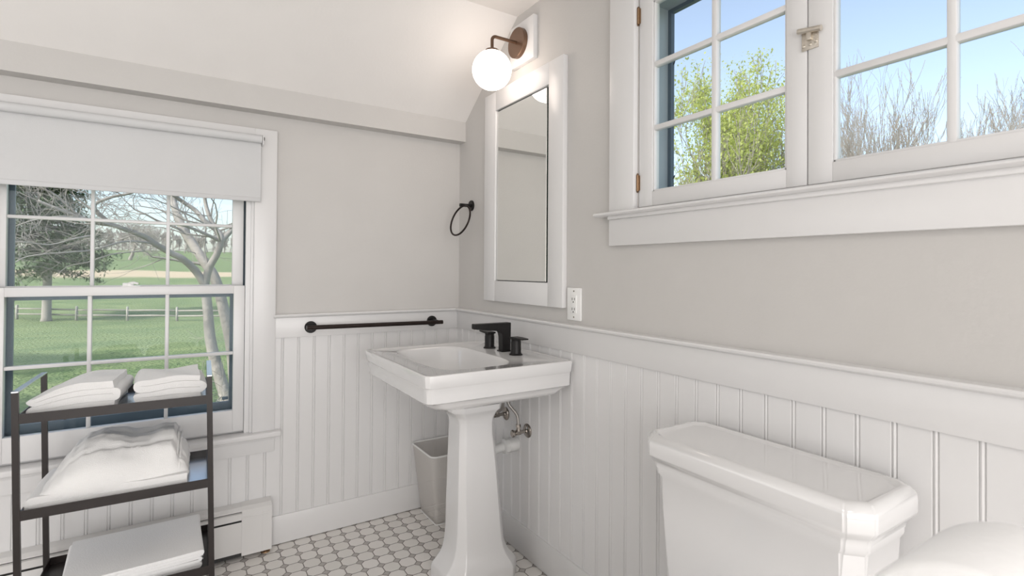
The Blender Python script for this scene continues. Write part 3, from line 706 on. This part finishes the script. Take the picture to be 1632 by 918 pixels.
for (zt, zb_) in ((.784, .756), (.5105, .482), (.226, .197)):
    tr_ = NB(); o_ = lx((zt+zb_)/2); ix = hx-PW; zf = zb_+.004
    tr = NB()
    box(tr, -ix+o_, ix+o_, -hy+.001, -hy+.0035, zb_, zt); box(tr, -ix+o_, ix+o_, hy-.0035, hy-.001, zb_, zt)
    box(tr, -ix+o_, -ix+.0025+o_, -hy+.0035, hy-.0035, zb_, zt); box(tr, ix-.0025+o_, ix+o_, -hy+.0035, hy-.0035, zb_, zt)
    box(tr, -ix+o_, ix+o_, -hy+.0035, -hy+.009, zb_, zb_+.002); tr_.free()
    box(tr, -ix+.0025+o_, ix-.0025+o_, -hy+.0035, hy-.0035, zf-.002, zf-.0002)
    t_ = finish('tray_rim', tr, 'cart', ca, smooth=False)
    b = NB(); box(b, -ix+.0025+o_, ix-.0025+o_, -hy+.0035, hy-.0035, zf, zf+.0025); finish('tray_floor', b, 'cartsheen' if zt > .3 else 'cart', t_, smooth=False)  # upper floors carry the sky sheen in their material, the bottom one stays black
    for xx in (-ix+.012, ix-.012):
        b = NB(); lathe(b, [(.005, 0), (.0045, .0025), (.0005, .0035)], (xx+o_, -hy+.02, zf+.0025), (0, 0, 1), 12); finish('bolt', b, 'black', t_)
    for xx in (-.13, .13):
        b = NB(); lathe(b, [(.004, 0), (.003, .003), (.0005, .004)], (xx+o_, -hy+.012, zb_), (0, 0, -1), 10); finish('rivet', b, 'black', t_)
    if zt < .3:
        b = NB()
        for i in range(8):
            for j in range(4): box(b, ix-.062+i*.0062+o_, ix-.059+i*.0062+o_, -.06+j*.022, -.06+j*.022+.014, zf+.0025, zf+.003)
        finish('vent_slots', b, 'plate', t_, smooth=False)

# ------------------------------------------------------------------ towels
def fold_outline(n, w, t, side=1, jit=None, gap=1.0):
    """closed (x,z) outline of a cloth of thickness t folded n times over width w"""
    rnd = random.Random(jit or 0)
    c = []; z = t/2
    for k in range(n):
        e = w*(1-.035*rnd.random())
        xs = [(-e/2+e*i/22) for i in range(23)]
        if (k+(0 if side > 0 else 1)) % 2: xs = xs[::-1]
        c += [(x, z) for x in xs]
        if k < n-1:
            xe = xs[-1]; s = 1 if xe > 0 else -1
            for q in range(1, 7):
                a = pi*q/7; c.append((xe+s*(t*gap/2)*sin(a)*1.1, z+(t*gap/2)*(1-cos(a))))
            z += t*gap
    L, Rr = [], []
    for i, (x, zz) in enumerate(c):
        x0, z0_ = c[max(i-1, 0)]; x1, z1_ = c[min(i+1, len(c)-1)]
        dx, dz = x1-x0, z1_-z0_; l = math.hypot(dx, dz) or 1; nx, nz = -dz/l, dx/l; h_ = t*.485
        L.append((x+nx*h_, zz+nz*h_)); Rr.append((x-nx*h_, zz-nz*h_))
    # round ends
    e1 = c[-1]; e0 = c[0]
    return L+Rr[::-1]
def towel(name, loc, rot, n, w, dpt, t, label, group, deform=None, m_='towel', seed=1, side=1, amp=.002, nf=28, sub=24, local_off=0):
    ol = fold_outline(n, w, t, side, seed)
    b = NB(); rings = []
    S = sub
    for s in range(S+1):
        v = s/S; y = (v-.5)*dpt; edge = min(v, 1-v)*S
        r = []
        for (x, z) in ol:
            k = 1.0
            p = Vector((x, y, z))
            nn = noise.noise_vector(Vector((x*nf*.35+seed*7, y*nf*.35, z*nf*1.4+seed)))
            p += Vector((nn.x*amp*1.5, nn.y*amp*(2.5 if edge < 1 else .5), nn.z*amp*1.3))
            if edge < 1: p.z = p.z
            if deform: p = deform(p, w, dpt, n*t)
            r.append(p)
        rings.append(r)
    loft(b, rings, True, True)
    o = finish(name, b, m_, None, angle=50); o.location = loc; o.rotation_euler = (0, 0, rot)
    # rest exactly on the shelf
    lo = min(v.co.z for v in o.data.vertices)
    for v in o.data.vertices: v.co.z -= lo
    return tag(o, label, 'towel', group)
ZT, ZM, ZB = .7635, .4895, .2035
def dfl(p, w, d_, h_):
    u = (p.x/w+.5); f = min(1, max(0, u))
    k = .62+.52*math.sin(min(1, f*1.5)*pi/2)-.10*max(0, f-.6)
    p.z *= k; p.x += .008*(p.y/d_)
    return p
def dfr(p, w, d_, h_):
    u = (p.x/w+.5); p.z *= 1+.05*math.sin(u*6+p.y*20); return p
towel('folded_towel', (-1.492, -.335, ZT), radians(-3), 4, .185, .215, .0190, 'folded white hand towels with a rounded left end on the top shelf of the cart', 'towels on the cart', dfl, seed=3, side=-1, amp=.0035)
towel('folded_towel', (-1.262, -.335, ZT), radians(1), 4, .165, .20, .0195, 'square stack of folded white washcloths on the right of the cart top', 'towels on the cart', dfr, seed=8, side=-1, amp=.003)
def bath_towel():
    b = NB()
    # lower folded layer
    ol = fold_outline(2, .385, .021, -1, 5); rings = []
    for s_ in range(25):
        v = s_/24; y = (v-.5)*.262; r = []
        for x, z in ol:
            nn = noise.noise_vector(Vector((x*9, y*9, z*30+3))); r.append(Vector((x+nn.x*.006, y+nn.y*(.010 if s_ in (0, 24) else .002), z+nn.z*.004)))
        rings.append(r)
    loft(b, rings)
    # heaped upper part
    TP = [(0, .030), (.05, .060), (.12, .100), (.20, .138), (.28, .160), (.38, .168), (.50, .163), (.60, .150), (.70, .149), (.80, .160), (.88, .158), (.905, .140), (.925, .100), (1, .075)]
    def T(u):
        for (a, za), (c, zc) in zip(TP[:-1], TP[1:]):
            if u <= c:
                t = (u-a)/(c-a); t = t*t*(3-2*t); return za+(zc-za)*t
        return TP[-1][1]
    NU, NV = 84, 44; g = []
    for j in range(NV+1):
        v = j/NV; row = []
        for i in range(NU+1):
            u = i/NU; x = (u-.5)*.382; y = (v-.5)*.252
            f = (1-(1-min(1, v/.62))**2.6)**.55; fb = (1-max(0, (v-.80)/.20)**2.4)**.5
            e = min(1, u/.05)**.5*min(1, (1-u)/.028)**.5
            w_ = .0075*noise.noise(Vector((u*3.0, v*9.0+u*2.5, 1.7)))+.004*noise.noise(Vector((u*10, v*16, 4)))+.0016*noise.noise(Vector((u*40, v*44, 4)))
            fold = -.010*math.exp(-((v-.20-.10*u)/.028)**2)*min(1, u*3)
            h_ = .034+(T(u)-.034)*f*fb*e+(w_+fold)*f*fb*e
            yy = y-.012*math.exp(-((v-.05)/.08)**2)*sin(u*5)
            row.append(b.verts.new((x+.004*noise.noise(Vector((v*8, u*3, 9))), yy, max(h_, .033))))
        g.append(row)
    for j in range(NV):
        for i in range(NU): b.faces.new((g[j][i], g[j][i+1], g[j+1][i+1], g[j+1][i]))
    # hem band standing at the right end
    bd = [e for e in b.edges if e.is_boundary]
    ex = bmesh.ops.extrude_edge_only(b, edges=bd)
    vv_ = [q for q in ex['geom'] if isinstance(q, bmesh.types.BMVert)]
    for q in vv_: q.co.z = .026; q.co.x *= .985; q.co.y *= .985
    bmesh.ops.contextual_create(b, geom=[e for e in b.edges if e.is_boundary])
    for x_, h_ in ((.158, .137), (.166, .120)):
        tube(b, [(x_, -.112+.224*k/20, .040+(h_-.040)*min(1, (k/20)/.5)**.6+.003*sin(k*1.9)) for k in range(19)], .0035, 6)
    o = finish('bath_towel', b, 'towel', None, angle=60); o.location = (-1.398, -.333, ZM); o.rotation_euler = (0, 0, radians(-2))
    lo = min(v.co.z for v in o.data.vertices)
    for v in o.data.vertices: v.co.z -= lo
    return tag(o, 'large puffy white bath towel heaped on the middle shelf of the cart', 'towel', 'towels on the cart')
bath_towel()
def dbot(p, w, d_, h_):
    u = p.x/w+.5; p.z *= 1+.0*u; p.z += .010*max(0, p.y/d_+.5); p.x += .010*(p.z/h_)*(1 if p.x > 0 else -.5); return p
towel('bath_mat', (-1.355, -.325, ZB), radians(2), 6, .345, .272, .0098, 'flat stack of thin white folded mats on the bottom shelf of the cart', 'towels on the cart', dbot, 'linen', seed=11, side=1, amp=.003, nf=12)

# ------------------------------------------------------------------ outside: ground
PROF = [(0, -3.2), (56, -3.2), (72, -2.2), (94, -.95), (122, .35), (150, 1.25), (250, 4.1), (330, 8.4), (437, 13.2), (600, 15), (900, 15)]
def gz(x, y):
    r = math.hypot(x, y)
    for (a, za), (c, zc) in zip(PROF[:-1], PROF[1:]):
        if r <= c:
            t = (r-a)/(c-a); return za+(zc-za)*t
    return 15
b = NB(); rings = []
rs_ = [.5, 4, 8, 12, 16, 20, 26, 32, 40, 48, 56, 64, 72, 82, 94, 108, 122, 136, 150, 175, 200, 225, 250, 290, 330, 380, 437, 520, 600, 900]
for r in rs_:
    rings.append([Vector((r*sin(a), r*cos(a), gz(0, r)+.12*noise.noise(Vector((r*sin(a)*.05, r*cos(a)*.05, 0)))*min(4, r/30))) for a in [radians(-75+3*k) for k in range(76)]])
loft(b, rings, False, False, closed=False)
gd = struct('ground', b, 'lawn', 'green lawn rising to a hill beyond the window', 'lawn', angle=None)

# ------------------------------------------------------------------ trees
def grow(out, rnd, p, dr, length, rad, depth, spread=.55, nkids=3, seg=5, bend=.18, up=.12, minr=.004, ratio=.72, tips=None):
    pts = [p.copy()]; rr = [rad]; dd = dr.normalized()
    for s in range(seg):
        dd = (dd+Vector((rnd.gauss(0, bend), rnd.gauss(0, bend), rnd.gauss(0, bend)+up*.3))).normalized()
        pts.append(pts[-1]+dd*(length/seg)); rr.append(max(minr, rad*(1-.55*(s+1)/seg)))
    out.append((pts, rr))
    if depth == 0:
        if tips is not None: tips.append(pts)
        return
    for k in range(nkids):
        i = rnd.randint(max(1, seg//2-1), seg) if k else seg
        ax = Vector((rnd.gauss(0, 1), rnd.gauss(0, 1), rnd.gauss(0, 1))).normalized()
        nd = (dd+ax*spread*(1 if k else .45)*1.2); nd.z += up; nd.normalize()
        grow(out, rnd, pts[i].copy(), nd, length*ratio*rnd.uniform(.8, 1.15), rr[i]*(.62 if k else .85), depth-1, spread, nkids, max(3, seg-1), bend, up, minr, ratio, tips)
def tubes_mesh(b, lines, thick=.03):
    for pts, rr in lines:
        tube(b, pts, rr, 7 if rr[0] > .08 else (4 if rr[0] > thick else 3), False)
def make_tree(name, base, height, rad, label, cat='tree', group=None, seed=1, depth=5, trunk=.28, spread=.6, nk=3, mt='bark', up=.15, minr=.01, leaves=None, stems=1, lean=0, ratio=.74, bend=.14, wide=1.0, topw=0):
    rnd = random.Random(seed); big, tips = [], []
    root = empty(name, base, label, cat, group)
    for s in range(stems):
        L0 = height*trunk; d0 = Vector((rnd.gauss(0, .12*(stems-1))+lean, rnd.gauss(0, .12*(stems-1)), 1)).normalized()
        p0 = Vector(base)+Vector((rnd.gauss(0, .2), rnd.gauss(0, .2), 0))*(stems > 1)-Vector((0, 0, .2))
        grow(big, rnd, p0, d0, L0, rad, depth, spread, nk, 6, bend, up, minr, ratio, tips)
    zmax = max(p.z for pts, _ in big for p in pts); k_ = height/(zmax-base[2]); B_ = Vector(base)
    for pts, _ in big:
        for p in pts: p.xy = B_.xy+(p.xy-B_.xy)*k_*wide; p.z = B_.z+(p.z-B_.z)*k_
    trunk_, tw = [x for x in big if x[1][0] > rad*.22], [x for x in big if x[1][0] <= rad*.22]
    b = NB(); tubes_mesh(b, trunk_); finish('trunk', b, mt, root, angle=None)
    b = NB(); tubes_mesh(b, tw); finish('twigs', b, 'twig', root, angle=None)
    if leaves:
        cnt, size, lm, sprd = leaves
        b = NB(); k = 0
        for _ in range(cnt):
            pts = rnd.choice(tips)
            if topw and rnd.random() > ((pts[-1].z-base[2])/height)**topw: pts = max((rnd.choice(tips) for _q in range(3)), key=lambda q: q[-1].z)
            p = rnd.choice(pts)+Vector((rnd.gauss(0, sprd), rnd.gauss(0, sprd), rnd.gauss(0, sprd)))
            u = Vector((rnd.gauss(0, 1), rnd.gauss(0, 1), rnd.gauss(0, 1))).normalized(); v = frame_of(u)[0]; s = size*rnd.uniform(.6, 1.3)
            f = [b.verts.new(p+u*s), b.verts.new(p+v*s*.55), b.verts.new(p-u*s), b.verts.new(p-v*s*.55)]; b.faces.new(f)
        finish('leaves', b, lm, root, smooth=False)
    return root
def gp(px, depth):
    p = at(px, 431, depth); return Vector((p.x, p.y, gz(p.x, p.y)))

# big bare tree close to the lawn window: main limbs laid out by hand
def cat_(P, n=6):
    Q = [P[0]]+P+[P[-1]]; o_ = []
    for i in range(1, len(Q)-2):
        for k in range(n):
            t = k/n; a0, a1, a2, a3 = [Vector(q) for q in Q[i-1:i+3]]
            o_.append(.5*((2*a1)+(a2-a0)*t+(2*a0-5*a1+4*a2-a3)*t*t+(3*a1-a0-3*a2+a3)*t**3))
    o_.append(Vector(P[-1])); return o_
ND = 8.0
def limb(pts, r0, r1):
    P = cat_([at(x, y, d_) for x, y, d_ in pts]); n_ = len(P)
    return P, [(r0+(r1-r0)*i/(n_-1))*.68 for i in range(n_)]
bp = at(385, 900, ND)
limbs = [
 limb([(400, 880, ND), (384, 760, ND), (368, 680, ND), (362, 640, ND), (350, 600, ND), (336, 545, ND), (331, 493, ND), (327, 455, ND)], .17, .095),
 limb([(327, 455, ND), (311, 431, 7.9), (290, 412, 7.7), (272, 403, 7.6), (246, 388, 7.4), (232, 378, 7.3), (206, 368, 7.1), (180, 359, 6.9), (150, 354, 6.7), (110, 340, 6.5), (60, 320, 6.3)], .085, .025),
 limb([(378, 660, 8.3), (370, 560, 8.4), (358, 500, 8.4), (343, 445, 8.4), (324, 415, 8.4), (308, 390, 8.5), (292, 365, 8.5), (280, 335, 8.6), (272, 300, 8.7), (262, 240, 8.9)], .14, .07),
 limb([(327, 455, ND), (333, 428, ND), (347, 402, 8), (352, 380, 8.0), (344, 366, 8), (326, 352, 7.9), (311, 335, 7.9), (292, 322, 7.8), (262, 300, 7.6)], .085, .035),
 limb([(352, 385, 8.0), (366, 370, 8.1), (385, 350, 8.2), (420, 320, 8.4), (450, 260, 8.6)], .065, .03),
 limb([(344, 366, 8), (332, 340, 8), (326, 310, 8), (330, 270, 8)], .05, .03),
 limb([(328, 450, ND), (330, 420, ND), (326, 395, ND), (328, 360, ND), (322, 330, ND)], .02, .012),
 limb([(352, 385, 8.0), (330, 374, 7.8), (306, 364, 7.6), (285, 358, 7.4), (240, 356, 7.1), (190, 352, 6.9)], .04, .012),
 limb([(180, 359, 6.9), (150, 330, 6.7), (175, 315, 6.7), (215, 305, 6.8), (240, 280, 6.8)], .035, .02),
 limb([(246, 388, 7.4), (200, 385, 7.0), (150, 398, 6.6), (110, 402, 6.3), (70, 405, 6.1), (40, 410, 6.0), (22, 420, 5.9)], .022, .008),
 limb([(206, 368, 7.1), (150, 352, 6.6), (100, 345, 6.3), (50, 352, 6.1), (15, 365, 6.0)], .025, .008),
 limb([(150, 375, 6.6), (120, 380, 6.4), (80, 390, 6.2), (40, 386, 6.0), (10, 386, 5.9)], .018, .008),
 limb([(180, 359, 6.9), (130, 345, 6.6), (90, 312, 6.4), (60, 296, 6.3), (20, 270, 6.2)], .022, .01),
 limb([(230, 400, 7.1), (180, 405, 6.8), (140, 418, 6.6), (110, 424, 6.5), (88, 440, 6.4)], .014, .005),
]
rnd = random.Random(4)
root = empty('bare_tree', (bp.x, bp.y, -3.2), 'gnarled bare tree close outside the right side of the lawn window', 'tree')
b = NB()
first = limbs[0][0][0]; limbs.append(([Vector((first.x+.1, first.y+.1, -3.4)), first], [.16, .116]))
f2 = limbs[2][0][0]; limbs.append(([Vector((first.x+.1, first.y+.2, -3.4)), f2], [.14, .095]))
for P, rr in limbs: tube(b, P, rr, 10, True)
finish('limbs', b, 'barkl', root, angle=None)
tw = []
for li, (P, rr) in enumerate(limbs[:-2]):
    if li in (0,): continue
    for k in range(7 if li in (1, 3, 4, 7, 9, 10, 11, 12, 13) else 5):
        i = rnd.randint(len(P)//4, len(P)-1)
        dr = Vector((rnd.gauss(-.35, .8), rnd.gauss(0, .4), .12+abs(rnd.gauss(.25, .45))))
        grow(tw, rnd, P[i].copy(), dr, rnd.uniform(.5, 1.1), rr[i]*.36, 2, .7, 3, 5, .20, .06, .0028, .72)
for k in range(8):
    P, rr = limbs[0] if k % 2 else limbs[2]
    i = rnd.randint(int(len(P)*.2), int(len(P)*.8))
    grow(tw, rnd, P[i].copy(), Vector((rnd.gauss(-.5, .5), rnd.gauss(0, .5), rnd.gauss(.2, .4))), rnd.uniform(.35, .7), .009, 2, .7, 3, 4, .22, .02, .003, .7)
b = NB(); tubes_mesh(b, tw, .012); finish('twigs', b, 'barkl', root, angle=None)

# evergreen with a bare pale trunk
def evergreen(base, h_, crown0, rc, label, seed, trr=.33):
    rnd = random.Random(seed); root = empty('evergreen_tree', base, label, 'tree')
    B = Vector(base); b = NB(); tube(b, [B-Vector((0, 0, .3)), B+Vector((0, 0, .3)), B+Vector((.05, 0, h_*.35)), B+Vector((-.1, .1, h_*.95))], [trr*1.4, trr, trr*.8, .05], 10); finish('trunk', b, 'barkl', root, angle=None)
    bo, fo = NB(), NB()
    for k in range(230):
        t = (k/230)**.9; z = crown0+(h_-crown0)*t; L = rc*(1-t*.62)*rnd.uniform(.6, 1.1); a = rnd.uniform(0, 2*pi)
        p0 = B+Vector((0, 0, z)); P = [p0]; dd = Vector((cos(a), sin(a), rnd.uniform(-.05, .3)))
        for s in range(5):
            dd.z -= .10; P.append(P[-1]+dd.normalized()*L/5)
        tube(bo, P, [.05, .04, .03, .025, .018, .01], 4, False)
        for q in range(150):
            i = rnd.choice((1, 2, 3, 3, 4, 4, 5, 5)); c = P[i]+Vector((rnd.gauss(0, .30), rnd.gauss(0, .30), rnd.gauss(0, .16)))
            u = Vector((rnd.gauss(0, 1), rnd.gauss(0, 1), rnd.gauss(0, .5))).normalized()*rnd.uniform(.16, .32); v = frame_of(u)[0]*.055
            fo.faces.new([fo.verts.new(c-u), fo.verts.new(c+v), fo.verts.new(c+u), fo.verts.new(c-v)])
    finish('branches', bo, 'bark', root, angle=None); finish('foliage', fo, 'needle', root, smooth=False)
tbse = gp(75, 42.5)
evergreen(tbse, 14.5, 4.0, 4.6, 'evergreen with a pale trunk behind the rail fence', 9)

# lone bare tree on the hill
make_tree('lone_tree', gp(207, 205), 17, .75, 'lone spreading bare tree far off on the green hill', seed=12, depth=5, trunk=.20, spread=1.15, nk=4, mt='bark', up=.05, minr=.05, ratio=.72)
# treeline on the crest
src = []
for s in range(4):
    o = make_tree('distant_tree', (0, 0, 0), 15, .4, 'small bare tree in the woods along the far hilltop', group='bare trees of the distant woods', seed=60+s, depth=4, trunk=.25, spread=.8, nk=4, up=.12, minr=.13, ratio=.74, wide=.55)
    src.append(o)
rnd = random.Random(2)
for k in range(72):
    px = -30+k*9.0; dp_ = (318, 345, 372)[k % 3]+rnd.uniform(-2, 2); base = gp(px, dp_)
    s = src[k % 4]
    if k < 4: o = s
    else:
        o = s.copy(); COL.objects.link(o)
        for ch in s.children:
            c = ch.copy(); COL.objects.link(c); c.parent = o
    o.location = base; q = rnd.uniform(.8, 1.1); o.scale = (q, q, q); o.rotation_euler = (0, 0, rnd.uniform(0, 6))

# split rail fence
fn = empty('rail_fence', gp(200, 43), 'weathered split rail fence across the lawn', 'fence')
fp = [gp(x, 43.0) for x in (-200, -120, -40, 28, 123, 204, 283, 362, 441, 520, 600)]
for p in fp:
    b = NB(); tube(b, [p-Vector((0, 0, .2)), p+Vector((0, 0, 1.12)), p+Vector((0, 0, 1.18))], [.11, .10, .05], 6); finish('post', b, 'post', fn, angle=None)
for p, q in zip(fp[:-1], fp[1:]):
    for z in (.42, .86):
        b = NB(); a_ = p+Vector((0, 0, z)); c_ = q+Vector((0, 0, z+.02)); mid_ = (a_+c_)/2+Vector((0, 0, .02)); tube(b, [a_, mid_, c_], [.055, .075, .055], 5); finish('rail', b, 'barkl', fn, angle=None)

# trees seen through the casement windows
make_tree('leafing_tree', gp(1158, 19.5), 12.6, .12, 'tree with fresh yellow green leaves outside the left casement', seed=23, depth=6, trunk=.30, spread=.55, nk=3, mt='barkl', up=.27, minr=.009, stems=4, leaves=(30000, .062, 'leaf', .20), ratio=.74, wide=.80, topw=3)
for i, (px, dp_, row, sd, lb) in enumerate(((1368, 17.5, 128, 31, 'bare slender tree at the left edge of the right casement view'), (1405, 31, 78, 32, 'tallest bare tree in the middle of the right casement'), (1475, 23, 112, 33, 'bare tree just left of the right casement muntin'), (1570, 31, 78, 34, 'bare tree just right of the right casement muntin'), (1650, 24, 62, 35, 'bare tree at the far right edge of the casement view'))):
    g_ = gp(px, dp_); make_tree('bare_tree', g_, at(px, row, dp_).z-g_.z, .15, lb, group='bare trees outside the casement windows', seed=sd, depth=6, trunk=.28, spread=.40, nk=3, mt='bark', up=.28, minr=.0075, ratio=.74, stems=2, wide=.8)
# leafy tree left of the view, shading the lawn below the window
for (bx_, by_, hh_, sd) in ((-12.6, 14.5, 11, 41), (-22.5, 27, 13, 43)):
    make_tree('shade_tree', (bx_, by_, -3.2), hh_, .3, 'broad leafy tree on the lawn left of the window view, ' + ('nearer the house' if sd == 41 else 'farther from the house'), seed=sd, depth=5, trunk=.22, spread=.9, nk=3, mt='bark', up=.12, minr=.02, leaves=(14000, .26, 'leaf', .45))

for o in bpy.data.objects:
    for k in ('_o', '_local'):
        if k in o: del o[k]
